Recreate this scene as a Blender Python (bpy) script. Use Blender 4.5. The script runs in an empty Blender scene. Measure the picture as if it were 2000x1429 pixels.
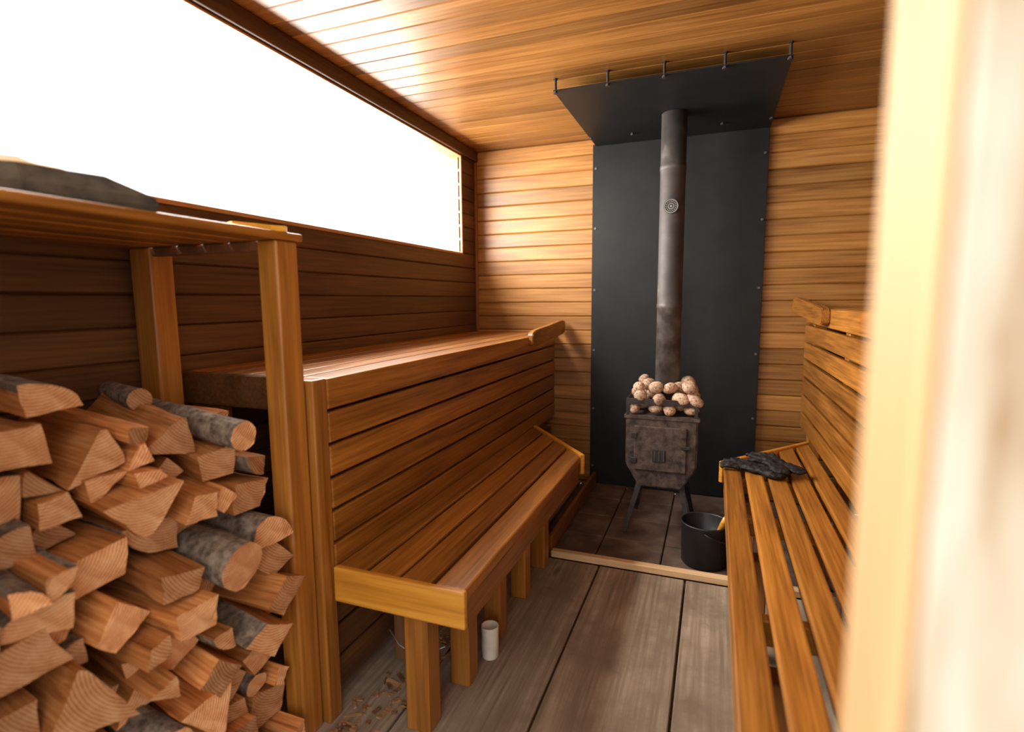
import bpy, bmesh, math, random
from mathutils import Vector, Matrix, noise
random.seed(31)
C=bpy.context.scene.collection
# ------------------------------------------------------------ helpers
def link(o): C.objects.link(o); return o
def setp(o,label=None,category=None,kind=None,group=None):
    if label: o["label"]=label
    if category: o["category"]=category
    if kind: o["kind"]=kind
    if group: o["group"]=group
    return o
def empty(name,loc=(0,0,0),**k):
    o=bpy.data.objects.new(name,None); o.location=loc; o.empty_display_size=.05
    link(o); return setp(o,**k)
def par(o,p):
    # keep world placement: every parent here is unrotated, unscaled
    o.parent=p
    q=p; off=Vector((0,0,0))
    while q is not None: off+=Vector(q.location); q=q.parent
    o.location=Vector(o.location)-off
    return o
def obj_bm(name,bm,mats,smooth=False,loc=None):
    me=bpy.data.meshes.new(name)
    bmesh.ops.recalc_face_normals(bm,faces=bm.faces)
    if loc is not None:
        for v in bm.verts: v.co-=Vector(loc)
    bm.to_mesh(me); bm.free()
    for m in (mats if isinstance(mats,(list,tuple)) else [mats]): me.materials.append(m)
    if smooth:
        for p in me.polygons: p.use_smooth=True
    o=bpy.data.objects.new(name,me)
    if loc is not None: o.location=loc
    return link(o)
def hexa(bm,x0,x1,y0,y1,z0,z1):
    """box; y0/y1 may be (y at x0, y at x1)"""
    a=y0 if isinstance(y0,tuple) else (y0,y0); b=y1 if isinstance(y1,tuple) else (y1,y1)
    P=[(x0,a[0],z0),(x1,a[1],z0),(x1,b[1],z0),(x0,b[0],z0),(x0,a[0],z1),(x1,a[1],z1),(x1,b[1],z1),(x0,b[0],z1)]
    v=[bm.verts.new(p) for p in P]
    for f in ((0,3,2,1),(4,5,6,7),(0,1,5,4),(1,2,6,5),(2,3,7,6),(3,0,4,7)):
        bm.faces.new([v[i] for i in f])
def boxes(name,L,mat,bev=.003,seg=1,loc=None):
    bm=bmesh.new()
    for b in L: hexa(bm,*b)
    if bev: bmesh.ops.bevel(bm,geom=list(bm.edges),offset=bev,segments=seg,affect='EDGES',profile=.5)
    if loc is None:
        xs=[c.co for c in bm.verts]
        loc=(sum(c.x for c in xs)/len(xs),sum(c.y for c in xs)/len(xs),min(c.z for c in xs))
    return obj_bm(name,bm,mat,False,loc)
def lathe(bm,prof,c=(0,0,0),n=40,closed=False):
    rings=[]
    for r,z in prof:
        if r<1e-5: rings.append([bm.verts.new((c[0],c[1],c[2]+z))])
        else: rings.append([bm.verts.new((c[0]+r*math.cos(2*math.pi*i/n),c[1]+r*math.sin(2*math.pi*i/n),c[2]+z)) for i in range(n)])
    for a,b in zip(rings,rings[1:]):
        for i in range(n):
            j=(i+1)%n
            if len(a)==1 and len(b)==1: continue
            if len(a)==1: bm.faces.new((a[0],b[i],b[j]))
            elif len(b)==1: bm.faces.new((a[i],a[j],b[0]))
            else: bm.faces.new((a[i],a[j],b[j],b[i]))
def tube(bm,pts,r,n=10):
    pts=[Vector(p) for p in pts]; rings=[]
    for k,p in enumerate(pts):
        t=(pts[min(k+1,len(pts)-1)]-pts[max(k-1,0)]).normalized()
        u=t.orthogonal().normalized() if k==0 else (u-t*u.dot(t)).normalized()
        w=t.cross(u); rr=r[k] if isinstance(r,(list,tuple)) else r
        rings.append([bm.verts.new(p+(u*math.cos(2*math.pi*i/n)+w*math.sin(2*math.pi*i/n))*rr) for i in range(n)])
    for a,b in zip(rings,rings[1:]):
        for i in range(n): bm.faces.new((a[i],a[(i+1)%n],b[(i+1)%n],b[i]))
    bm.faces.new(rings[0][::-1]); bm.faces.new(rings[-1])
# ------------------------------------------------------------ materials
def newmat(name):
    m=bpy.data.materials.new(name); m.use_nodes=True; nt=m.node_tree
    return m,nt,nt.nodes,nt.links,nt.nodes['Principled BSDF']
def N(nodes,t,**k):
    n=nodes.new(t)
    for a,b in k.items(): setattr(n,a,b)
    return n
def ramp(nodes,stops):
    r=nodes.new('ShaderNodeValToRGB'); e=r.color_ramp.elements
    while len(e)<len(stops): e.new(.5)
    for i,(p,c) in enumerate(stops): e[i].position=p; e[i].color=(c[0],c[1],c[2],1)
    return r
def wood(name,axis,dark,mid,light,rough=.4,var=.35,grain=14.,bump=.12,spec=.5,coat=0.,knots=False,dirt=None,perobj=False):
    m,nt,nd,lk,bs=newmat(name)
    tc=N(nd,'ShaderNodeTexCoord'); mp=N(nd,'ShaderNodeMapping'); mp2=N(nd,'ShaderNodeMapping')
    s=[grain]*3; s[axis]=grain*.07; s2=[grain*7]*3; s2[axis]=grain*.25
    mp.inputs['Scale'].default_value=s; mp2.inputs['Scale'].default_value=s2
    geo=N(nd,'ShaderNodeNewGeometry'); oi=N(nd,'ShaderNodeObjectInfo')
    ad=N(nd,'ShaderNodeMath',operation='ADD'); lk.new(geo.outputs['Random Per Island'],ad.inputs[0]); lk.new(oi.outputs['Random'],ad.inputs[1])
    fr=N(nd,'ShaderNodeMath',operation='FRACT'); lk.new(ad.outputs[0],fr.inputs[0])
    ml=N(nd,'ShaderNodeMath',operation='MULTIPLY'); ml.inputs[1].default_value=37.; lk.new(fr.outputs[0],ml.inputs[0])
    va=N(nd,'ShaderNodeVectorMath',operation='ADD'); lk.new(tc.outputs['Object'],va.inputs[0]); lk.new(ml.outputs[0],va.inputs[1])
    lk.new(va.outputs[0],mp.inputs[0]); lk.new(va.outputs[0],mp2.inputs[0])
    n1=N(nd,'ShaderNodeTexNoise'); n1.inputs['Scale'].default_value=1; n1.inputs['Detail'].default_value=6; n1.inputs['Distortion'].default_value=.8
    n2=N(nd,'ShaderNodeTexNoise'); n2.inputs['Scale'].default_value=1; n2.inputs['Detail'].default_value=3
    lk.new(mp.outputs[0],n1.inputs['Vector']); lk.new(mp2.outputs[0],n2.inputs['Vector'])
    mx=N(nd,'ShaderNodeMix'); mx.inputs[0].default_value=.5
    lk.new(n1.outputs[0],mx.inputs[2]); lk.new(n2.outputs[0],mx.inputs[3])
    r=ramp(nd,[(.30,dark),(.5,mid),(.70,light)]); lk.new(mx.outputs[0],r.inputs[0])
    hs=N(nd,'ShaderNodeHueSaturation'); mr=N(nd,'ShaderNodeMapRange'); mr.inputs[3].default_value=1-var; mr.inputs[4].default_value=1+var
    lk.new(fr.outputs[0],mr.inputs[0]); lk.new(mr.outputs[0],hs.inputs['Value']); lk.new(r.outputs[0],hs.inputs['Color'])
    col=hs.outputs[0]
    if knots:
        vo=N(nd,'ShaderNodeTexVoronoi'); vm=N(nd,'ShaderNodeMapping'); sc=[5.,5.,5.]; sc[axis]=1.7; vm.inputs['Scale'].default_value=sc
        lk.new(va.outputs[0],vm.inputs[0]); lk.new(vm.outputs[0],vo.inputs['Vector']); vo.inputs['Scale'].default_value=1
        kr=ramp(nd,[(.03,(1,1,1)),(.1,(0,0,0))]); lk.new(vo.outputs['Distance'],kr.inputs[0])
        km=N(nd,'ShaderNodeMix',data_type='RGBA'); km.inputs[7].default_value=(dark[0]*.5,dark[1]*.42,dark[2]*.35,1)
        lk.new(kr.outputs[0],km.inputs[0]); lk.new(col,km.inputs[6]); col=km.outputs[2]
    if dirt:
        dn=N(nd,'ShaderNodeTexNoise'); dn.inputs['Scale'].default_value=5; dn.inputs['Detail'].default_value=8; dn.inputs['Roughness'].default_value=.65
        lk.new(tc.outputs['Object'],dn.inputs['Vector']); dr=ramp(nd,[(.42,(0,0,0)),(.68,(1,1,1))]); lk.new(dn.outputs[0],dr.inputs[0])
        dm=N(nd,'ShaderNodeMix',data_type='RGBA'); dm.inputs[7].default_value=(*dirt,1)
        lk.new(dr.outputs[0],dm.inputs[0]); lk.new(col,dm.inputs[6]); col=dm.outputs[2]
    lk.new(col,bs.inputs['Base Color'])
    rr=N(nd,'ShaderNodeMapRange'); rr.inputs[3].default_value=max(.05,rough-.1); rr.inputs[4].default_value=rough+.15
    lk.new(n1.outputs[0],rr.inputs[0]); lk.new(rr.outputs[0],bs.inputs['Roughness'])
    bs.inputs['Specular IOR Level'].default_value=spec; bs.inputs['Coat Weight'].default_value=coat; bs.inputs['Coat Roughness'].default_value=.25
    bp=N(nd,'ShaderNodeBump'); bp.inputs['Strength'].default_value=bump; bp.inputs['Distance'].default_value=.004
    lk.new(mx.outputs[0],bp.inputs['Height']); lk.new(bp.outputs[0],bs.inputs['Normal'])
    return m
def plain(name,c1,c2,scale=20,rough=.6,metal=0.,bump=.1,lo=.35,hi=.65,spec=.5):
    m,nt,nd,lk,bs=newmat(name)
    tc=N(nd,'ShaderNodeTexCoord'); n=N(nd,'ShaderNodeTexNoise'); n.inputs['Scale'].default_value=scale; n.inputs['Detail'].default_value=7; n.inputs['Roughness'].default_value=.62
    lk.new(tc.outputs['Object'],n.inputs['Vector']); r=ramp(nd,[(lo,c1),(hi,c2)]); lk.new(n.outputs[0],r.inputs[0]); lk.new(r.outputs[0],bs.inputs['Base Color'])
    bs.inputs['Roughness'].default_value=rough; bs.inputs['Metallic'].default_value=metal; bs.inputs['Specular IOR Level'].default_value=spec
    bp=N(nd,'ShaderNodeBump'); bp.inputs['Strength'].default_value=bump; bp.inputs['Distance'].default_value=.003
    lk.new(n.outputs[0],bp.inputs['Height']); lk.new(bp.outputs[0],bs.inputs['Normal'])
    return m
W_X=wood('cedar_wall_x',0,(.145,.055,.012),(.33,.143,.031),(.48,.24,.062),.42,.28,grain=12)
W_Y=wood('cedar_wall_y_shaded',1,(.045,.017,.006),(.105,.043,.013),(.175,.075,.023),.45,.25)  # darker copy of the wall cedar: shade below the window put into the colour
CE=wood('cedar_ceiling',0,(.115,.043,.009),(.25,.105,.022),(.38,.175,.044),.33,.28,grain=12)
B_Y=wood('bench_varnished_y',1,(.11,.037,.006),(.285,.105,.014),(.44,.185,.028),.36,.24,grain=16,coat=.12)
B_X=wood('bench_varnished_x',0,(.42,.16,.016),(.62,.27,.030),(.74,.38,.055),.33,.12,grain=14,coat=.2)
B_Z=wood('post_varnished_z',2,(.17,.058,.010),(.33,.124,.018),(.45,.19,.031),.36,.14,grain=14,coat=.15)
BDK=wood('shaded_rear_wood',2,(.08,.03,.01),(.14,.055,.02),(.2,.08,.03),.6,.12,grain=14)  # post wood darkened, the gloom under the bench painted into its colour
FLO=wood('old_floor_plank',1,(.13,.089,.058),(.28,.21,.146),(.42,.335,.245),.82,.16,grain=11,bump=.5,spec=.15,knots=True,dirt=(.205,.145,.10))
PALE=wood('pale_trim_x',0,(.52,.29,.12),(.68,.42,.20),(.78,.54,.30),.55,.1)
PALEY=wood('window_frame_wood',1,(.30,.13,.04),(.46,.22,.08),(.58,.32,.14),.5,.15)
REV=wood('jamb_reveal_wood',2,(.32,.18,.075),(.41,.25,.115),(.48,.31,.16),.6,.05,grain=9)
SPLIT=wood('split_firewood_side',0,(.20,.058,.013),(.50,.185,.050),(.76,.37,.13),.75,.28,grain=24,bump=.9,spec=.15)
CHIP=wood('chip_wood',0,(.10,.05,.025),(.26,.13,.06),(.45,.25,.12),.8,.5,grain=24,bump=.5,spec=.2)
BARK=plain('bark',(.07,.045,.030),(.30,.23,.165),45,.9,0,1.0)
PLY=plain('black_sheet_metal',(.008,.009,.0095),(.013,.014,.014),6,.5,.0,.03,spec=.28)
IRON=plain('rusty_stove_iron',(.028,.021,.019),(.125,.085,.070),26,.72,.25,.7,spec=.35)
IROND=plain('dark_iron',(.018,.015,.014),(.05,.04,.036),30,.6,.4,.3)
STEEL=plain('worn_steel',(.3,.29,.28),(.5,.48,.46),40,.4,.9,.05)
BOLT=plain('dull_bolt',(.08,.08,.08),(.16,.155,.15),40,.5,.6,.05)
SHADOW=plain('black_enamel',(.012,.012,.013),(.02,.02,.021),12,.4,0,.03)  # plain black enamel for the bucket and stove vent frame
LEATH=plain('black_leather',(.006,.0055,.005),(.020,.018,.016),38,.65,0,.8,spec=.25)
WHITE=plain('white_wax',(.62,.56,.46),(.78,.73,.63),10,.5,0,.05)
YEL=plain('yellow_plastic',(.80,.40,.03),(.9,.5,.05),10,.45,0,.05)
GREEND=plain('dark_slate_bark',(.03,.027,.02),(.09,.075,.055),18,.9,0,.8,spec=.2)
GROUND=plain('outdoor_ground',(.30,.26,.21),(.45,.40,.33),4,.9,0,.3)
# end grain
def endgrain():
    m,nt,nd,lk,bs=newmat('firewood_end_grain')
    tc=N(nd,'ShaderNodeTexCoord'); oi=N(nd,'ShaderNodeObjectInfo'); cm=N(nd,'ShaderNodeCombineXYZ')
    cm.inputs[0].default_value=0
    a=N(nd,'ShaderNodeMapRange'); a.inputs[3].default_value=-.12; a.inputs[4].default_value=.12; lk.new(oi.outputs['Random'],a.inputs[0]); lk.new(a.outputs[0],cm.inputs[1]); cm.inputs[2].default_value=-.08
    mp=N(nd,'ShaderNodeVectorMath',operation='ADD'); lk.new(tc.outputs['Object'],mp.inputs[0]); lk.new(cm.outputs[0],mp.inputs[1])
    w=N(nd,'ShaderNodeTexWave',wave_type='RINGS',rings_direction='X'); w.inputs['Scale'].default_value=50; w.inputs['Distortion'].default_value=1.5; w.inputs['Detail'].default_value=3
    lk.new(mp.outputs[0],w.inputs['Vector'])
    n=N(nd,'ShaderNodeTexNoise'); n.inputs['Scale'].default_value=30; n.inputs['Detail'].default_value=8; n.inputs['Roughness'].default_value=.7; lk.new(tc.outputs['Object'],n.inputs['Vector'])
    mx=N(nd,'ShaderNodeMix'); mx.inputs[0].default_value=.78; lk.new(w.outputs['Fac'],mx.inputs[2]); lk.new(n.outputs[0],mx.inputs[3])
    r=ramp(nd,[(.25,(.42,.155,.05)),(.5,(.74,.355,.155)),(.75,(.88,.55,.30))]); lk.new(mx.outputs[0],r.inputs[0])
    hs=N(nd,'ShaderNodeHueSaturation'); mr=N(nd,'ShaderNodeMapRange'); mr.inputs[3].default_value=.50; mr.inputs[4].default_value=1.12
    lk.new(oi.outputs['Random'],mr.inputs[0]); lk.new(mr.outputs[0],hs.inputs['Value']); lk.new(r.outputs[0],hs.inputs['Color']); lk.new(hs.outputs[0],bs.inputs['Base Color'])
    bs.inputs['Roughness'].default_value=.85; bs.inputs['Specular IOR Level'].default_value=.15
    bp=N(nd,'ShaderNodeBump'); bp.inputs['Strength'].default_value=.8; bp.inputs['Distance'].default_value=.005; lk.new(mx.outputs[0],bp.inputs['Height']); lk.new(bp.outputs[0],bs.inputs['Normal'])
    return m
ENDG=endgrain()
def stone_mat():
    m,nt,nd,lk,bs=newmat('speckled_granite_stone')
    tc=N(nd,'ShaderNodeTexCoord'); oi=N(nd,'ShaderNodeObjectInfo')
    n=N(nd,'ShaderNodeTexNoise'); n.inputs['Scale'].default_value=110; n.inputs['Detail'].default_value=5; lk.new(tc.outputs['Object'],n.inputs['Vector'])
    r=ramp(nd,[(.36,(.17,.105,.07)),(.47,(.44,.28,.175)),(.65,(.60,.42,.29))]); lk.new(n.outputs[0],r.inputs[0])
    hs=N(nd,'ShaderNodeHueSaturation'); mr=N(nd,'ShaderNodeMapRange'); mr.inputs[3].default_value=.7; mr.inputs[4].default_value=1.2
    lk.new(oi.outputs['Random'],mr.inputs[0]); lk.new(mr.outputs[0],hs.inputs['Value']); lk.new(r.outputs[0],hs.inputs['Color']); lk.new(hs.outputs[0],bs.inputs['Base Color'])
    bs.inputs['Roughness'].default_value=.75; return m
STONE=stone_mat()
def wallwhite():
    m,nt,nd,lk,bs=newmat('old_cream_paint')
    tc=N(nd,'ShaderNodeTexCoord'); mp=N(nd,'ShaderNodeMapping'); mp.inputs['Scale'].default_value=(60,60,9)
    n=N(nd,'ShaderNodeTexNoise'); n.inputs['Scale'].default_value=1; n.inputs['Detail'].default_value=6
    lk.new(tc.outputs['Object'],mp.inputs[0]); lk.new(mp.outputs[0],n.inputs['Vector']); r=ramp(nd,[(.36,(.30,.18,.09)),(.5,(.47,.38,.28)),(.68,(.56,.51,.43))]); lk.new(n.outputs[0],r.inputs[0])
    v=N(nd,'ShaderNodeTexVoronoi'); v.inputs['Scale'].default_value=16; lk.new(tc.outputs['Object'],v.inputs['Vector']); vr=ramp(nd,[(.10,(.9,.9,.9)),(.18,(0,0,0))]); lk.new(v.outputs['Distance'],vr.inputs[0])
    mm=N(nd,'ShaderNodeMix',data_type='RGBA'); mm.inputs[7].default_value=(.14,.34,.28,1); lk.new(vr.outputs[0],mm.inputs[0]); lk.new(r.outputs[0],mm.inputs[6]); lk.new(mm.outputs[2],bs.inputs['Base Color'])
    bs.inputs['Roughness'].default_value=.8; return m
CREAM=wallwhite()
def hearth_mat():
    m,nt,nd,lk,bs=newmat('sooty_paver')
    tc=N(nd,'ShaderNodeTexCoord'); n=N(nd,'ShaderNodeTexNoise'); n.inputs['Scale'].default_value=9; n.inputs['Detail'].default_value=8; lk.new(tc.outputs['Object'],n.inputs['Vector'])
    r=ramp(nd,[(.3,(.065,.040,.028)),(.5,(.12,.075,.054)),(.72,(.20,.138,.105))]); lk.new(n.outputs[0],r.inputs[0]); lk.new(r.outputs[0],bs.inputs['Base Color']); bs.inputs['Roughness'].default_value=.85
    return m
HEARTH=hearth_mat()
# ------------------------------------------------------------ dimensions
XL,XR,YB,YF,ZC=-1.545,1.05,3.41,.295,2.185
WY0,WY1,WZ0,WZ1=.42,3.184,1.508,2.108
# ------------------------------------------------------------ shell
L=[(XL-.12,XR+.1,YB+.018,YB+.09,-.03,ZC+.05)]
h=.0911
z=0
while z<ZC-.001:
    L.append((XL-.0,XR,YB,YB+.02,z+.0008,min(z+h,ZC)-.0008)); z+=h
setp(boxes('wall_back',L,W_X,.006),kind='structure',label='horizontal cedar boards behind the stove')
L=[]
n=16;h=WZ0/n
for i in range(n): L.append((XL-.02,XL,YF,YB,i*h+.0008,(i+1)*h-.0008))
L.append((XL-.10,XL-.018,YF-.075,YB+.02,-.03,WZ0-.016))
L.append((XL-.10,XL-.018,YF-.075,YB+.02,WZ1+.016,ZC+.05)); L.append((XL-.02,XL,YF,YB,WZ1+.0008,ZC))
for i in range(7):
    a=WZ0+i*(WZ1-WZ0)/7; b=WZ0+(i+1)*(WZ1-WZ0)/7
    L.append((XL-.02,XL,YF,WY0,a+.0008,b-.0008)); L.append((XL-.02,XL,WY1,YB,a+.0008,b-.0008))
L.append((XL-.10,XL-.018,YF-.075,WY0-.016,WZ0-.03,WZ1+.03)); L.append((XL-.10,XL-.018,WY1+.016,YB+.02,WZ0-.03,WZ1+.03))
setp(boxes('wall_left',L,W_Y,.005),kind='structure',label='horizontal cedar boards under the long window, darkened for shade')
L=[(XR+.018,XR+.1,YF-.075,YB+.02,-.03,ZC+.05)]
h=.0911;z=0
while z<ZC-.001: L.append((XR,XR+.02,YF,YB,z+.0008,min(z+h,ZC)-.0008)); z+=h
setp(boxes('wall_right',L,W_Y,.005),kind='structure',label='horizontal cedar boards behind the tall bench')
L=[(XL-.1,XR+.1,YF-.075,YB+.09,ZC+.018,ZC+.08)]
y=YB;h=.094
while y>YF+.01:
    L.append((XL,XR,max(y-h,YF)+.0008,y-.0008,ZC,ZC+.02)); y-=h
setp(boxes('ceiling',L,CE,.0046),kind='structure',label='glossy amber cedar board ceiling')
# front wall (door opening)
DX0,DX1=-.95,.073
setp(boxes('wall_front',[(XL-.1,DX0,YF-.078,YF,-.03,ZC+.05),(DX1,XR+.1,YF-.078,YF,-.03,ZC+.05),(DX0,DX1,YF-.078,YF,2.06,ZC+.05)],CREAM,.002),kind='structure',label='painted entrance wall with open doorway')
setp(boxes('trim_1',[(DX1-.004,DX1-.0003,YF-.076,YF+.002,0.,2.04),(DX0+.0003,DX0+.004,YF-.076,YF+.002,0.,2.04),(DX0+.0003,DX1-.0003,YF-.076,YF+.002,2.04,2.059)],REV,.001),kind='structure',label='pale wooden door jamb lining')
# floor
ed=[-1.62,-1.19,-.82,-.449,-.077,.295,.67,1.1]
setp(boxes('floor',[(a+.004,b-.004,YF-.078,2.292,-.04,0) for a,b in zip(ed,ed[1:])]+[(XL-.1,XR+.1,YF-.078,YB+.05,-.09,-.042),(XL-.05,-.80,2.292,YB,-.04,-.002)],FLO,.003),kind='structure',label='wide weathered floor planks')
g=boxes('ground',[(-12,12,-12,14,-.24,-.10)],GROUND,0); setp(g,kind='structure',label='outdoor ground around the hut')
# trims
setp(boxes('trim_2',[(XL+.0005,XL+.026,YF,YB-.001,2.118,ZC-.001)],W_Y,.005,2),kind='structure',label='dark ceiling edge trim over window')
setp(boxes('trim_3',[(XL+.0005,XL+.018,YB-.018,YB-.0005,.0,2.117)],B_Z,.003),kind='structure',label='thin vertical corner trim')
# window
wf=[(XL-.075,XL+.008,WY0,WY1,WZ0-.015,WZ0),(XL-.075,XL+.008,WY0,WY1,WZ1,WZ1+.009),(XL-.075,XL+.008,WY1,WY1+.015,WZ0-.015,WZ1+.009),(XL-.075,XL+.008,WY0-.015,WY0,WZ0-.015,WZ1+.009)]
setp(boxes('window_1',wf,PALEY,.002),kind='structure',label='long narrow window with pale wood frame')
m,nt,nd,lk,bs=newmat('clear_glass')
tr=N(nd,'ShaderNodeBsdfTransparent'); gl=N(nd,'ShaderNodeBsdfGlossy'); gl.inputs['Roughness'].default_value=.02; ms=N(nd,'ShaderNodeMixShader'); ms.inputs[0].default_value=.04
lk.new(tr.outputs[0],ms.inputs[1]); lk.new(gl.outputs[0],ms.inputs[2]); lk.new(ms.outputs[0],nd['Material Output'].inputs[0]); GLASS=m
wp=boxes('window_pane',[(XL-.070,XL-.064,WY0,WY1,WZ0,WZ1)],GLASS,0); par(wp,bpy.data.objects['window_1'])
# hearth
L=[]
for i in range(5):
    for j in range(4):
        x0=-.79+i*.30; y0=2.338+j*.27
        L.append((x0+.003,x0+.297,y0+.003,min(y0+.267,YB-.004),-.038,-.004+random.uniform(-.002,.002)))
setp(boxes('hearth',L,HEARTH,.004),label='sooty reddish-brown paver hearth under the stove',category='hearth')
setp(boxes('hearth_edging',[(-.68,.62,2.296,2.334,-.0,.032)],PALE,.004),label='pale wooden batten edging the hearth',category='batten')
setp(boxes('hearth_side_board',[(-.705,-.685,2.336,3.36,0.0,.085)],B_Y,.003),label='low side board along the hearth beside the bench',category='board')
# ------------------------------------------------------------ left lower bench
ZL=.456
LBX0,LBX1=-.980,-.575
def yend(x): return 2.45+(-.574-x)*(.53/.426)
low=empty('lower_bench',(-.79,1.9,0),label='low slatted varnished bench beside the hearth, angled far end',category='bench')
sw=(LBX1-LBX0-3*.011)/4
L=[]
for i in range(4):
    a=LBX0+i*(sw+.011); b=a+sw
    L.append((a,b,1.176,(yend(a)-.012,yend(b)-.012),ZL-.034,ZL))
par(boxes('seat',L,B_Y,.006,2),low)
par(boxes('front_rail',[(LBX1-.03,LBX1-.004,1.178,yend(LBX1)-.03,ZL-.115,ZL-.0345)],B_Y,.004),low)
par(boxes('end_board',[(LBX0,LBX1+.004,1.155,1.1755,ZL-.10,ZL+.003)],B_X,.005,2),low)
bm=bmesh.new()
def oblique(bm,p,q,t,z0,z1):
    p=Vector(p);q=Vector(q);d=(q-p).normalized();n_=Vector((-d.y,d.x))*t
    c=[p,q,q+n_,p+n_]; v=[bm.verts.new((k.x,k.y,z0)) for k in c]+[bm.verts.new((k.x,k.y,z1)) for k in c]
    for f in ((0,3,2,1),(4,5,6,7),(0,1,5,4),(1,2,6,5),(2,3,7,6),(3,0,4,7)): bm.faces.new([v[i] for i in f])
oblique(bm,(LBX1+.002,yend(LBX1)-.008),(LBX0,yend(LBX0)-.008),-.02,ZL-.09,ZL+.008)
bmesh.ops.bevel(bm,geom=list(bm.edges),offset=.003,segments=1,affect='EDGES')
par(obj_bm('angled_end_board',bm,B_X,False,(-.78,2.7,.37)),low)
for i,(y,x) in enumerate([(1.215,-.735),(1.42,-.706),(1.68,-.706),(1.95,-.706),(2.21,-.706)]):
    w=.037 if i==0 else .033
    par(boxes('leg',[(x-w,x+w,y-.035,y+.035,0,ZL-.035)],B_Z,.005),low)
for y in (1.46,2.1): par(boxes('leg',[(-.97,-.90,y-.035,y+.035,0,ZL-.035)],BDK,.005),low)
# ------------------------------------------------------------ left upper bench
ZU=.99
XU=-1.0
up=empty('upper_bench',(-1.27,2.3,0),label='tall slatted varnished bench under the window with slatted front',category='bench')
L=[];n=6;tot=(-1.004)-(XL+.006);sw=(tot-(n-1)*.009)/n
for i in range(n):
    a=XL+.006+i*(sw+.009); L.append((a,a+sw,1.195,YB-.004,ZU-.03,ZU))
par(boxes('seat',L,B_Y,.005,2),up)
L=[];zz=ZU+.002;hs_=.095
for i in range(6):
    L.append((XU-.003,XU+.018,1.172,YB-.004,zz-hs_+.009,zz)); zz-=hs_
par(boxes('front_panel',L,B_Y,.005,2),up)
par(boxes('front_panel_lower',[(XU-.018,XU-.004,1.18,YB-.004,.06+i*.1,.15+i*.1) for i in range(3)],W_Y,.004),up)
par(boxes('corner_post',[(XU-.055,XU+.017,1.118,1.1715,.0,ZU+.004)],B_Z,.005,2),up)
par(boxes('end_board',[(XL+.006,XU-.058,1.172,1.192,ZU-.10,ZU)],W_Y,.004),up)
par(boxes('leg',[(XL+.01,XL+.09,1.2,1.28,0,ZU-.032)],B_Z,.004),up)
# curved end stop
def stop_board(name,p,q,ht,th,mat):
    p=Vector(p);q=Vector(q);d=(q-p);dx=Vector((d.x,d.y,0)).normalized();nx=Vector((-dx.y,dx.x,0))
    bm=bmesh.new();out=[]
    K=40
    for i in range(K):
        t=2*math.pi*i/K; c,s=math.cos(t),math.sin(t)
        e=.45; u=(abs(c)**e)*(1 if c>=0 else -1); w=(abs(s)**e)*(1 if s>=0 else -1)
        u=.5+.5*u; hh=w*.5*ht*(1-.18*math.sin(math.pi*u))
        P=p+d*u; out.append((P,hh))
    A=[bm.verts.new(P+nx*(-th/2)+Vector((0,0,hh))) for P,hh in out]
    B=[bm.verts.new(P+nx*(th/2)+Vector((0,0,hh))) for P,hh in out]
    bm.faces.new(A);bm.faces.new(B[::-1])
    for i in range(K): bm.faces.new((A[i],B[i],B[(i+1)%K],A[(i+1)%K]))
    bmesh.ops.recalc_face_normals(bm,faces=bm.faces)
    ee=[e for e in bm.edges if len(e.link_faces)==2 and e.calc_face_angle(0)>1.2]
    bmesh.ops.bevel(bm,geom=ee,offset=.004,segments=2,affect='EDGES')
    mid=(p+q)/2
    o=obj_bm(name,bm,mat,False,mid)
    return o
par(stop_board('end_stop',(-.972,2.87,.978),(-.920,3.385,1.03),.105,.034,B_Y),up)
# ------------------------------------------------------------ right bench
RX0,RX1=.063,.480
def yendr(x): return 2.54+(x-.057)*(.48/.395)
rb=empty('lower_bench',(.27,1.8,0),label='low slatted varnished bench holding black gloves, angled far end',category='bench')
n=5;sw=(RX1-RX0-.002-(n-1)*.017)/n;L=[]
for i in range(n):
    a=RX0+i*(sw+.017);b=a+sw
    L.append((a,b,.55,(yendr(a)-.012,yendr(b)-.012),ZL-.032,ZL))
par(boxes('seat',L,B_Y,.006,2),rb)
par(boxes('front_rail',[(RX0+.004,RX0+.03,.56,2.50,ZL-.115,ZL-.0325)],B_Y,.004),rb)
bm=bmesh.new(); oblique(bm,(RX0-.004,yendr(RX0)-.008),(RX1,yendr(RX1)-.008),.02,ZL-.09,ZL+.008)
bmesh.ops.bevel(bm,geom=list(bm.edges),offset=.003,segments=1,affect='EDGES')
par(obj_bm('angled_end_board',bm,B_X,False,(.27,2.8,.37)),rb)
for y in (.7,1.35,2.0,2.45): par(boxes('cross_rail',[(RX0+.03,RX1-.02,y,y+.035,ZL-.10,ZL-.033)],B_X,.003),rb)
for y in (.62,1.25,1.85,2.40):
    par(boxes('leg',[(.12,.19,y-.035,y+.035,0,ZL-.102)],B_Z,.004),rb)
    par(boxes('leg',[(.40,.47,y-.035,y+.035,0,ZL-.102)],B_Z,.004),rb)
ZR=1.15
ur=empty('upper_bench',(.75,1.9,0),label='tall slatted bench opposite the window with slatted backrest front',category='bench')
L=[];zz=ZR;
for i in range(7):
    L.append((RX1+.002,RX1+.026,.60,YB-.004,zz-.086,zz)); zz-=.099
par(boxes('front_panel',L,B_Y,.006,2),ur)
L=[];n=6;a0=RX1+.03;sw=(XR-.005-a0-(n-1)*.01)/n
for i in range(n): L.append((a0+i*(sw+.01),a0+i*(sw+.01)+sw,.60,YB-.004,ZR-.03,ZR))
par(boxes('seat',L,B_Y,.005),ur)
for y in (.66,1.6,2.5,3.3): par(boxes('leg',[(RX1+.028,RX1+.09,y-.03,y+.03,0,ZR-.032)],B_Z,.004),ur)
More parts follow.
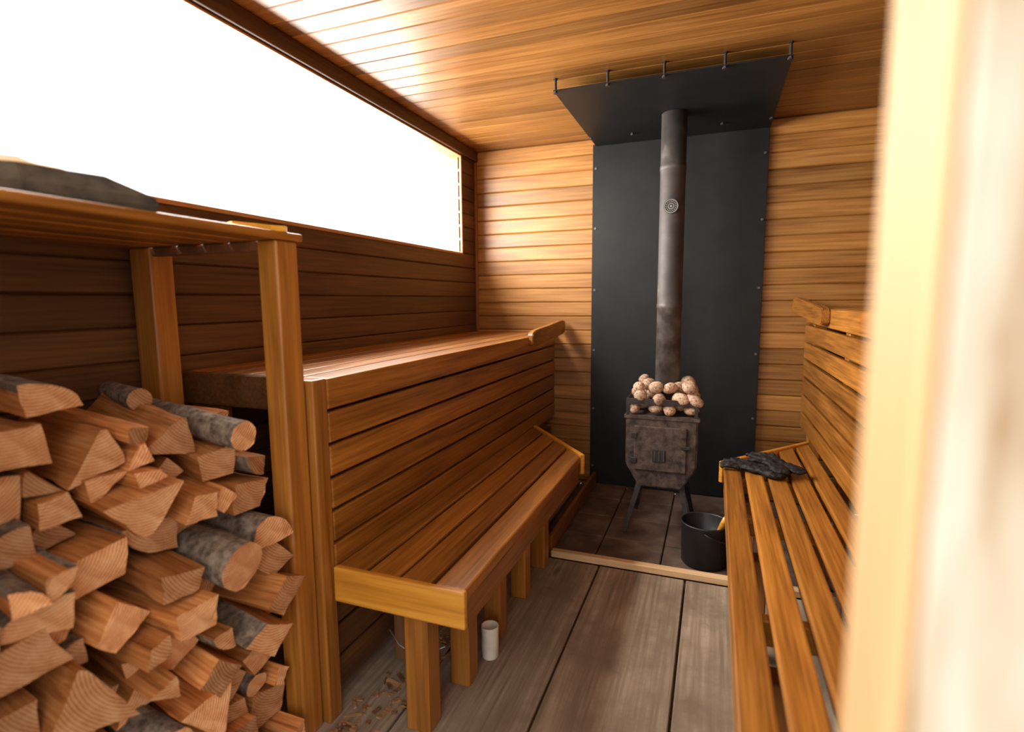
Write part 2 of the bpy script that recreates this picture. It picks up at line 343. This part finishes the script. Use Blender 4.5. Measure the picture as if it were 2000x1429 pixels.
par(stop_board('end_stop',(.465,2.72,1.115),(.425,3.385,1.165),.10,.034,B_Y),ur)
# ------------------------------------------------------------ storage rack
ZS=1.372
rk=empty('firewood_rack',(-1.27,.75,0),label='open varnished wood rack with slatted top over the firewood',category='shelf')
n=6;tot=(-.997)-(XL+.004);sw=(tot-(n-1)*.012)/n;L=[]
for i in range(n):
    a=XL+.004+i*(sw+.012); L.append((a,a+sw,.32,1.128,ZS-.020,ZS))
par(boxes('shelf_top',L,B_Y,.006,3),rk)
par(boxes('post',[(-1.066,-1.004,1.040,1.114,0,ZS-.0205)],B_Z,.007,3),rk)
par(boxes('post',[(-1.535,-1.452,1.045,1.115,0,ZS-.0205)],B_Z,.007,3),rk)
par(boxes('crossbar',[(-1.45,-1.068,1.05,1.075,ZS-.045,ZS-.0205)],BDK,.003),rk)
par(boxes('crossbar',[(-1.53,-1.02,.36,.385,ZS-.045,ZS-.0205)],BDK,.003),rk)
# ------------------------------------------------------------ firewood
def poly(kind,w,h):
    P=[]
    if kind=='quarter':
        f=random.choice([(1,1),(-1,1),(1,-1),(-1,-1)])
        pts=[(-.5,-.5,0)]+[(-.5+i*.25,-.5,0) for i in range(1,4)]
        for i in range(0,9):
            t=i/8*math.pi/2; pts.append((-.5+math.cos(t),-.5+math.sin(t),2))
        pts+=[(-.5,.5-i*.25,0) for i in range(1,4)]
        P=[(a*f[0],b*f[1],m) for a,b,m in pts]
        if f[0]*f[1]<0: P=P[::-1]
    elif kind=='half':
        f=random.choice([1,-1])
        pts=[(-.5+i*.25,-.5*f,0) for i in range(5)]
        for i in range(1,10):
            t=i/10*math.pi; pts.append((.5*math.cos(t),(-.5+math.sin(t)*1.)*f,2))
        P=pts if f>0 else pts[::-1]
    elif kind=='round':
        P=[(.5*math.cos(t*math.pi/8),.5*math.sin(t*math.pi/8),2) for t in range(16)]
    else:
        if kind=='tri':
            f=random.choice([1,-1]); k=random.uniform(-.5,.5)
            cs=[(-.56,-.5*f+random.uniform(-.1,.15)*f),(.56,-.5*f+random.uniform(-.1,.15)*f),(k+.07,.52*f),(k-.07,.52*f)]
        elif kind=='diamond':
            cs=[(-.1+random.uniform(-.15,.15),-.55),(.55,random.uniform(-.2,.2)),(random.uniform(-.15,.2),.55),(-.55,random.uniform(-.2,.2))]
        else:
            j=lambda:random.uniform(-.24,.06)
            cs=[(-.5-j(),-.5-j()),(.5+j(),-.5-j()),(.5+j(),.5+j()),(-.5-j(),.5+j())]
        if sum(cs[i][0]*cs[(i+1)%len(cs)][1]-cs[(i+1)%len(cs)][0]*cs[i][1] for i in range(len(cs)))<0: cs=cs[::-1]
        bk=random.randrange(len(cs)) if random.random()<.28 else -1
        for i,a in enumerate(cs):
            b=cs[(i+1)%len(cs)]
            for t in (0,.25,.5,.75):
                P.append((a[0]+(b[0]-a[0])*t*1.,a[1]+(b[1]-a[1])*t,2 if i==bk else 0))
    return [(a*w,b*h,m) for a,b,m in P]
def make_log(kind,w,h,ln,seed):
    P=poly(kind,w,h); K=len(P); S=9
    bm=bmesh.new(); rings=[]
    tw=random.uniform(-.14,.14); sk=random.uniform(-.2,.2); sk2=random.uniform(-.2,.2); taper=random.uniform(-.03,.15)
    for s in range(S+1):
        t=s/S; x=(t-1)*ln; ring=[]
        sc=1+taper*(t-1)
        for i,(a,b,mm) in enumerate(P):
            n3=noise.noise(Vector((x*7,a*22+seed*3.1,b*22)))
            n2=noise.noise(Vector((x*25+seed,a*90,b*90)))
            q=1+.09*n3+.06*n2
            ang=tw*t; aa=a*q*sc; bb=b*q*sc
            y=aa*math.cos(ang)-bb*math.sin(ang); z=aa*math.sin(ang)+bb*math.cos(ang)
            xx=x+((y*sk+z*sk2+random.uniform(-.003,.002)) if s in(0,S) else 0)
            ring.append(bm.verts.new((xx,y,z)))
        rings.append(ring)
    for s in range(S):
        for i in range(K):
            f=bm.faces.new((rings[s][i],rings[s][(i+1)%K],rings[s+1][(i+1)%K],rings[s+1][i])); f.material_index=P[i][2]
    for ring in (rings[0],rings[-1]):
        f=bm.faces.new(ring); f.material_index=1
    return bm
cnt=0
def add_log(kind,w,h,ln,loc,rot):
    global cnt; cnt+=1
    bm=make_log(kind,w,h,ln,cnt*1.7)
    name='firewood_log'
    o=obj_bm(name,bm,[SPLIT,ENDG,BARK])
    o.location=loc; o.rotation_euler=rot
    lab={'quarter':'quarter-split firewood log with bark on its curved side','half':'half-split firewood log with rounded bark side','round':'small unsplit round firewood log with grey bark','tri':'wedge-shaped split firewood log with fresh orange grain','diamond':'wedge-shaped split firewood log with fresh orange grain','rect':'blocky split firewood log with fresh orange grain'}[kind]
    setp(o,label=lab,category='firewood',group='stacked firewood logs')
    return o
# heap stacked on a height field over y (1 cm bins)
Y0p,Y1p=.30,1.03
nb=int((Y1p-Y0p)/.01)
H=[0.0]*nb
def target(y): return .94
guard=0
while guard<400:
    guard+=1
    cand=[i for i in range(nb) if H[i]<target(Y0p+i*.01)-.03]
    if not cand: break
    i0=min(cand,key=lambda i:H[i]+random.uniform(0,.004))
    lo=i0; hi=i0
    while lo>0 and H[lo-1]<H[i0]+.022: lo-=1
    while hi<nb-1 and H[hi+1]<H[i0]+.022: hi+=1
    gap=(hi-lo+1)
    kind=random.choices(['quarter','half','round','tri','diamond','rect'],[1.3,.4,.5,2.6,1.3,4.6])[0]
    wb=random.choice([5,6,7,7,8,9,9,10,10,11,12,13])
    if kind=='round': wb=min(wb,7)
    if gap<5:      # narrow slit: bridge it with the neighbours' height
        m_=min(H[max(lo-1,0)] if lo>0 else 9,H[min(hi+1,nb-1)] if hi<nb-1 else 9)
        for k in range(lo,hi+1): H[k]=max(H[k],min(m_,H[k]+.05))
        if gap<=1 or m_>8: 
            for k in range(lo,hi+1): H[k]+=.03
        continue
    if gap<wb+5: wb=min(gap,13)
    st_=lo if random.random()<.5 else hi-wb+1
    sl=H[st_:st_+wb]; base=sorted(sl)[int(len(sl)*.75)]
    w=wb*.01; h=min(w*random.uniform(.60,1.0),.105); h=max(h,.046)
    if kind=='round': h=w
    roll=math.atan2(sum(sl[-2:])/2-sum(sl[:2])/2,w)*.6+random.uniform(-.16,.16)
    yc=Y0p+(st_+wb/2)*.01
    zc=base+h/2+.001
    for k in range(st_,st_+wb): H[k]=base+h*.96
    xe=-.985-.09*zc-(1.03-yc)*.14+random.uniform(-.10,.085)
    if yc>.93: xe=min(max(xe,-1.06),-.985+random.uniform(0,.03)) if zc<.8 else xe-.02
    xe=min(xe,-.955)
    yaw=-.11+.06*noise.noise(Vector((yc*4,zc*4,3.)))+random.uniform(-.10,.08)
    if yc>.93: yaw=random.uniform(-.05,.02)
    add_log(kind,w,h,.37+random.uniform(-.03,.03),(xe,yc-.006,zc),(roll,random.uniform(-.02,.09),yaw))
for (x,y,k,w,h,rz,ry) in [(-1.19,.64,'quarter',.10,.06,-.12,.05),(-1.30,.88,'round',.055,.055,-.3,.0)]:
    i=int((y-Y0p)/.01); zt=max(H[max(i-5,0):i+6])
    add_log(k,w,h,.22,(x,y,zt+h/2),(0,ry,rz))
# ------------------------------------------------------------ things on the rack
def slab(name,out,thick,mats,loc,rz,seed):
    # flat irregular slab with a bevelled, slightly warped outline
    bm=bmesh.new(); rings=[]
    for f,zf in ((.96,0),(1,.2),(.97,.45),(.62,1)):
        rings.append([bm.verts.new((x*f,y*f,zf*thick+(.008*noise.noise(Vector((x*12,y*12,seed))) if zf>.1 else 0))) for x,y in out])
    K=len(out)
    for a,b in zip(rings,rings[1:]):
        for i in range(K): bm.faces.new((a[i],a[(i+1)%K],b[(i+1)%K],b[i]))
    bm.faces.new(rings[0][::-1]); bm.faces.new(rings[-1])
    o=obj_bm(name,bm,mats); o.location=loc; o.rotation_euler=(0,0,rz); return o
o=slab('bark_slab',[(.22,.0),(.15,.05),(.06,.085),(-.05,.09),(-.17,.08),(-.21,.02),(-.19,-.07),(-.08,-.09),(.04,-.085),(.14,-.045)],.062,GREEND,(-1.165,.60,ZS+.001),.80,3.)
setp(o,label='dark rough flat bark slab lying on the rack top',category='bark')
o=slab('split_slab',[(.10,.0),(.07,.035),(-.03,.045),(-.12,.04),(-.13,-.03),(-.05,-.05),(.06,-.04)],.022,PALE,(-1.18,.585,ZS+.062),.95,7.)
setp(o,label='pale split wood slab resting on the dark bark slab',category='firewood')
saw=empty('hand_saw',(-1.06,1.0,ZS),label='small hand saw with yellow handle on the rack top',category='saw')
bm=bmesh.new()
out=[(0,-.014),(.05,-.017),(.09,-.012),(.125,-.017),(.135,-.005),(.13,.013),(.09,.012),(.05,.016),(0,.012)]
A=[bm.verts.new((x,y,0)) for x,y in out];B=[bm.verts.new((x,y,.013)) for x,y in out]
bm.faces.new(A);bm.faces.new(B)
for i in range(len(out)): bm.faces.new((A[i],A[(i+1)%len(out)],B[(i+1)%len(out)],B[i]))
hd=obj_bm('handle',bm,YEL); hd.location=(-1.06,.96,ZS+.001); hd.rotation_euler=(0,0,1.2); par(hd,saw)
bm=bmesh.new(); hexa(bm,-.17,0,-.013,.013,.004,.007)
hd=obj_bm('blade',bm,IROND); hd.location=(-1.06,.96,ZS+.001); hd.rotation_euler=(0,0,1.2); par(hd,saw)
# ------------------------------------------------------------ heat shields
ws=empty('wall_heat_shield',(-.24,3.38,0),label='tall black sheet heat shield on the wall behind the stove',category='heat shield')
par(boxes('panel',[(-.734,.251,3.385,3.391,.0,2.142)],PLY,.001),ws)
def bolt(p,parent,axis='y',ln=.018,r=.005,name='bolt',mat=IROND):
    bm=bmesh.new()
    if axis=='y':
        tube(bm,[(0,-.004,0),(0,0.0,0)],r*1.6,10); tube(bm,[(0,0.0,0),(0,ln,0)],r*.6,8)
    else:
        tube(bm,[(0,0,-.012),(0,0,ln)],r,10); tube(bm,[(0,0,-.016),(0,0,-.009)],r*1.7,6); tube(bm,[(0,0,ln-.004),(0,0,ln)],r*1.7,6)
    o=obj_bm(name,bm,mat,False); o.location=p; par(o,parent)
for z_ in (.12,.5,.88,1.26,1.64,2.0):
    for x_ in (-.715,.232): bolt((x_,3.384,z_),ws,'y',.022,.0045,mat=BOLT)
cs=empty('ceiling_heat_shield',(-.24,2.9,2.14),label='black sheet heat shield hung on rods under the ceiling',category='heat shield')
par(boxes('panel',[(-.715,.252,2.446,3.383,2.132,2.137)],PLY,.001),cs)
for x_ in (-.705,-.47,-.232,.005,.242):
    for y_ in (2.452,3.2): bolt((x_,y_,2.137),cs,'z',.048,.006,name='hanger_rod',mat=IROND)
# ------------------------------------------------------------ stove
st=empty('wood_stove',(-.229,2.87,0),label='small rusty iron wood stove on splayed legs',category='stove')
SX0,SX1,SY0,SY1=-.405,-.055,2.72,3.02
bm=bmesh.new()
pr=[(SX0,.612),(SX0,.36),(SX0+.07,.245),(SX1-.07,.245),(SX1,.36),(SX1,.612)]
A=[bm.verts.new((x,SY0,z)) for x,z in pr];B=[bm.verts.new((x,SY1,z)) for x,z in pr]
bm.faces.new(A);bm.faces.new(B)
for i in range(6): bm.faces.new((A[i],A[(i+1)%6],B[(i+1)%6],B[i]))
bmesh.ops.recalc_face_normals(bm,faces=bm.faces)
bmesh.ops.bevel(bm,geom=list(bm.edges),offset=.008,segments=2,affect='EDGES')
hexa(bm,SX0-.008,SX1+.008,SY0-.006,SY0+.03,.600,.616)
par(obj_bm('body',bm,IRON,False,(-.229,2.87,.245)),st)
dr=boxes('door',[(SX0+.045,SX1-.05,SY0-.014,SY0+.001,.335,.565)],IRON,.005,2); par(dr,st)
par(boxes('vent_frame',[(-.268,-.204,SY0-.019,SY0-.0145,.385,.448)],SHADOW,.002),dr)
par(boxes('vent_slot',[(-.258+i*.022,-.254+i*.022,SY0-.0225,SY0-.0195,.392,.442) for i in range(3)],BOLT,.001),dr)
par(boxes('latch',[(SX1-.075,SX1-.03,SY0-.026,SY0-.0145,.46,.478)],IROND,.003),dr)
for z_ in (.37,.50): par(boxes('hinge',[(SX0+.03,SX0+.06,SY0-.020,SY0-.0145,z_,z_+.03)],IROND,.003),dr)
L=[(SX0,SX1,SY0,SY0+.006,.672,.702),(SX0,SX1,SY1-.006,SY1,.675,.70),(SX0,SX0+.006,SY0+.006,SY1-.006,.675,.70),(SX1-.006,SX1,SY0+.006,SY1-.006,.675,.70)]
L+=[(SX0,SX0+.018,SY0,SY0+.006,.617,.675),(SX1-.018,SX1,SY0,SY0+.006,.617,.675),(SX0,SX0+.018,SY1-.006,SY1,.617,.675),(SX1-.018,SX1,SY1-.006,SY1,.617,.675)]
par(boxes('stone_basket',L,IROND,.0015),st)
for (x0,y0,x1,y1) in [(-.335,2.76,-.40,2.70),(-.125,2.76,-.075,2.70),(-.335,2.98,-.385,3.04),(-.125,2.98,-.075,3.04)]:
    bm=bmesh.new(); tube(bm,[(x0,y0,.256),(x1,y1,0.0)],[.020,.013],4)
    par(obj_bm('leg',bm,IROND,False,(x1,y1,0)),st)
px,py=-.2235,2.955
bm=bmesh.new()
lathe(bm,[(.0,.605),(.063,.605),(.063,1.15),(.0655,1.152),(.0655,1.175),(.063,1.177),(.063,1.85),(.0655,1.852),(.0655,1.875),(.063,1.877),(.063,2.131),(0,2.131)],(px,py,0),48)
PIPE=newmat('weathered_stovepipe'); PM,nt,nd,lk,bs=PIPE
tc=N(nd,'ShaderNodeTexCoord'); n_=N(nd,'ShaderNodeTexNoise'); n_.inputs['Scale'].default_value=12; n_.inputs['Detail'].default_value=8; lk.new(tc.outputs['Object'],n_.inputs['Vector'])
sp=N(nd,'ShaderNodeSeparateXYZ'); lk.new(tc.outputs['Object'],sp.inputs[0]); mr=N(nd,'ShaderNodeMapRange'); mr.inputs[1].default_value=.0; mr.inputs[2].default_value=.7; mr.inputs[3].default_value=.30; mr.inputs[4].default_value=0
lk.new(sp.outputs[2],mr.inputs[0]); ad=N(nd,'ShaderNodeMath',operation='ADD'); lk.new(n_.outputs[0],ad.inputs[0]); lk.new(mr.outputs[0],ad.inputs[1])
r=ramp(nd,[(.35,(.044,.037,.035)),(.6,(.068,.057,.052)),(.85,(.19,.168,.155))]); lk.new(ad.outputs[0],r.inputs[0]); lk.new(r.outputs[0],bs.inputs['Base Color']); bs.inputs['Metallic'].default_value=.2; bs.inputs['Roughness'].default_value=.6
pipe=par(obj_bm('stovepipe',bm,PM,True,(px,py,.605)),st)
# dial
bm=bmesh.new(); tube(bm,[(0,.006,0),(0,0,0)],.036,36)
DIAL=plain('dial_black',(.02,.02,.02),(.035,.033,.03),20,.4,.2,.02)
zd=1.665; dy=py-.0655-.007
d=obj_bm('thermometer_dial',bm,DIAL); d.location=(px+.0,dy,zd); par(d,pipe)
bm=bmesh.new()
def ringy(bm,r0,r1,y,n=40,a0=0,a1=2*math.pi):
    v0=[];v1=[]
    for i in range(n+1):
        t=a0+(a1-a0)*i/n; v0.append(bm.verts.new((r0*math.cos(t),y,r0*math.sin(t)))); v1.append(bm.verts.new((r1*math.cos(t),y,r1*math.sin(t))))
    for i in range(n): bm.faces.new((v0[i],v0[i+1],v1[i+1],v1[i]))
ringy(bm,.031,.034,-.001); ringy(bm,.012,.015,-.001)
for i in range(16):
    t=i*math.pi/8; c,s=math.cos(t),math.sin(t); a,b=.020,.027; w=.0012
    vs=[bm.verts.new((c*k-s*q,-.001,s*k+c*q)) for k,q in ((a,-w),(b,-w),(b,w),(a,w))]; bm.faces.new(vs)
tube(bm,[(0,-.004,0),(0,0,0)],.005,12)
m2=obj_bm('dial_marks',bm,STEEL); m2.location=(px,dy-.0005,zd); m2.parent=pipe; m2.location=Vector(m2.location)-Vector((px,py,.605))
# stones
def stone(x,y,z,a,b,c,rz,ry,s):
    bm=bmesh.new(); bmesh.ops.create_icosphere(bm,subdivisions=3,radius=1)
    for v in bm.verts:
        k=1+.12*noise.noise(v.co*1.3+Vector((s,0,s))); v.co=Vector((v.co.x*a*k,v.co.y*b*k,v.co.z*c*k))
    o=obj_bm('sauna_stone',bm,STONE,True); o.location=(x,y,z); o.rotation_euler=(0,ry,rz)
    setp(o,label='smooth speckled pinkish granite stone piled on the stove',category='stone',group='sauna stones on the stove')
sid=0
for lay,(z0,nx,ny,ins) in enumerate([(.648,4,4,.040),(.703,4,3,.034),(.752,4,3,.058)]):
    for i in range(nx):
        for j in range(ny):
            x=SX0+ins+(SX1-SX0-2*ins)*(i+(.35 if (j+lay)%2 else 0)*(1 if i<nx-1 else 0))/(nx-1)+random.uniform(-.012,.012); y=SY0+ins+(SY1-SY0-2*ins)*j/(ny-1)+random.uniform(-.008,.008)
            if math.hypot(x-px,y-py)<.063+.036: continue
            sid+=1; stone(x,y,z0+random.uniform(-.012,.012),random.uniform(.038,.050),random.uniform(.031,.037),random.uniform(.027,.033),random.uniform(0,3.1),random.uniform(-.4,.4),sid)
# ------------------------------------------------------------ bucket
bk=empty('bucket',(-.002,2.50,0.0),label='round black metal bucket standing on the hearth',category='bucket')
bx,by=-.006,2.50
bm=bmesh.new(); lathe(bm,[(0,.0),(.097,.0),(.100,.004),(.104,.185),(.107,.188),(.107,.193),(.101,.193),(.099,.188),(.095,.012),(0,.012)],(bx,by,0.0),56)
par(obj_bm('body',bm,SHADOW,True,(bx,by,0)),bk)
bm=bmesh.new()
tube(bm,[(bx+.0,by-.109,.172)]+[(bx+.112*math.sin(math.pi*i/14)*1.0,by-.112*math.cos(math.pi*i/14),.172-.055*math.sin(math.pi*i/14)) for i in range(1,14)]+[(bx,by+.109,.172)],.003,8)
par(obj_bm('bail_handle',bm,IROND,True,(bx,by,.12)),bk)
lad=empty('ladle',(.03,2.45,.013),label='wooden-handled ladle leaning in the bucket',category='ladle')
bm=bmesh.new(); tube(bm,[(bx+.01,by-.0,.03),(bx+.05,by-.035,.14),(bx+.075,by-.06,.215),(bx+.085,by-.07,.245)],[.008,.009,.012,.010],10)
par(obj_bm('handle',bm,B_X,True,(bx,by,.03)),lad)
bm=bmesh.new(); lathe(bm,[(0,.013),(.03,.016),(.036,.035),(.034,.035),(.028,.019),(0,.017)],(bx-.01,by+.01,0),24)
par(obj_bm('bowl',bm,STEEL,True,(bx-.01,by+.01,.013)),lad)
# candle
bm=bmesh.new(); lathe(bm,[(0,0),(.027,0),(.0285,.003),(.0295,.108),(.0285,.112),(.025,.111),(.0235,.085),(0,.083)],(0,0,0),40)
o=obj_bm('candle',bm,WHITE,True); o.location=(-.672,1.55,.001); setp(o,label='short white pillar candle on the floor beside a bench leg',category='candle')
# ------------------------------------------------------------ gloves
def glove(loc,rot,mirror=1,s=1.):
    bm=bmesh.new()
    def cap(p,q,r0,r1,fl=.55):
        p=Vector(p);q=Vector(q);K=7
        for i in range(K):
            t=i/(K-1); c=p.lerp(q,t); r=r0+(r1-r0)*t
            m_=Matrix.Translation(c)@Matrix.Diagonal((r,r,r*fl,1)); bmesh.ops.create_icosphere(bm,subdivisions=2,radius=1,matrix=m_)
    M=mirror
    cap((0,-.02*M,.013),(.05,-.018*M,.014),.034,.030,.45); cap((0,.02*M,.013),(.05,.018*M,.015),.034,.030,.45)
    for k,(y,l,b) in enumerate([(-.040,.055,-.016),(-.014,.07,-.005),(.013,.066,.008),(.038,.052,.020)]):
        cap((.06,y*M,.013),(.06+l*.6,(y+b*.6)*M,.015+.004*(k%2)),.0155,.014,.65); cap((.06+l*.6,(y+b*.6)*M,.016),(.06+l,(y+b)*M,.010),.014,.0125,.65)
    cap((.01,-.035*M,.012),(.055,-.085*M,.010),.018,.0145,.6)
    cap((-.03,-.024*M,.014),(-.085,-.040*M,.013),.032,.040,.38); cap((-.03,.024*M,.014),(-.085,.040*M,.013),.032,.040,.38)
    for v in bm.verts:
        v.co*=s
        v.co.z+=.0045*noise.noise(v.co*45)
    o=obj_bm('leather_glove',bm,LEATH,True); o.location=loc; o.rotation_euler=rot
    r=o.modifiers.new('Remesh','REMESH'); r.mode='VOXEL'; r.voxel_size=.0032; r.use_smooth_shade=True
    sm=o.modifiers.new('Smooth','SMOOTH'); sm.iterations=2; sm.factor=.5
    tx=bpy.data.textures.new('creases','CLOUDS'); tx.noise_scale=.020
    dp=o.modifiers.new('Displace','DISPLACE'); dp.texture=tx; dp.strength=.012; dp.mid_level=.5
    setp(o,label='worn black leather work glove lying on the slatted bench',category='glove',group='pair of work gloves'); return o
glove((.195,2.47,ZL+.004),(0,0,2.75),1,1.08)
glove((.27,2.50,ZL+.024),(0.06,-.06,2.1),-1,1.0)
# ------------------------------------------------------------ debris
bm=bmesh.new()
for i in range(150):
    x=random.uniform(-.97,-.72); y=random.uniform(1.06,1.62)
    l=random.uniform(.008,.055); w=random.uniform(.002,.014); hgt=random.uniform(.002,.007)
    if -.81<x<-.63 and (abs(y-1.215)<.09 or abs(y-1.42)<.09 or abs(y-1.68)<.08): continue
    if x<-.86 and abs(y-1.46)<.09: continue
    b2=bmesh.new(); hexa(b2,-l/2,l/2,-w/2,w/2,0,hgt)
    M=Matrix.Translation((x,y,.001))@Matrix.Rotation(random.uniform(0,6.3),4,'Z')@Matrix.Rotation(random.uniform(0,.12),4,'Y')
    me=bpy.data.meshes.new('t'); b2.transform(M); b2.to_mesh(me); b2.free(); bm.from_mesh(me); bpy.data.meshes.remove(me)
o=obj_bm('wood_chips',bm,CHIP); setp(o,label='scattered wood chips and bark splinters on the floor',category='wood chips',kind='stuff')
bm=bmesh.new()
tube(bm,[(-.90,1.30,.20),(-.86,1.29,.165),(-.80,1.28,.15),(-.75,1.28,.17),(-.70,1.285,.20)],.0022,6)
o=obj_bm('wire',bm,STEEL,True); setp(o,label='loose thin wire under the slatted bench',category='wire')
# ------------------------------------------------------------ lights
w=bpy.data.worlds.new('World'); bpy.context.scene.world=w; w.use_nodes=True
bg=w.node_tree.nodes['Background']; bg.inputs[0].default_value=(1,.97,.93,1); bg.inputs[1].default_value=2.6
def area(name,loc,rot,sx,sy,p,col):
    l=bpy.data.lights.new(name,'AREA'); l.shape='RECTANGLE'; l.size=sx; l.size_y=sy; l.energy=p; l.color=col
    o=bpy.data.objects.new(name,l); o.location=loc; o.rotation_euler=rot; link(o); return o
area('sky_light',(-2.35,1.9,2.3),(0,math.radians(-90),0),2.1,4.2,850,(1,.96,.90))
# ------------------------------------------------------------ camera
f,ya,pi_,ro=1044.98,.3608,.1222,-.0078
F=Vector((-math.sin(ya)*math.cos(pi_),math.cos(ya)*math.cos(pi_),-math.sin(pi_)))
R=Vector((math.cos(ya),math.sin(ya),0)); U=R.cross(F)
R2=R*math.cos(ro)+U*math.sin(ro); U2=-R*math.sin(ro)+U*math.cos(ro)
cam=bpy.data.cameras.new('Camera'); co=bpy.data.objects.new('Camera',cam); link(co)
M=Matrix((R2,U2,-F)).transposed().to_4x4(); M.translation=Vector((0,0,1.2)); co.matrix_world=M
cam.sensor_width=36; cam.lens=f/2000*36; cam.clip_start=.02
cam.dof.use_dof=True; cam.dof.focus_distance=2.1; cam.dof.aperture_fstop=1.8
bpy.context.scene.camera=co
vs=bpy.context.scene.view_settings
vs.view_transform='Standard'; vs.exposure=0.0
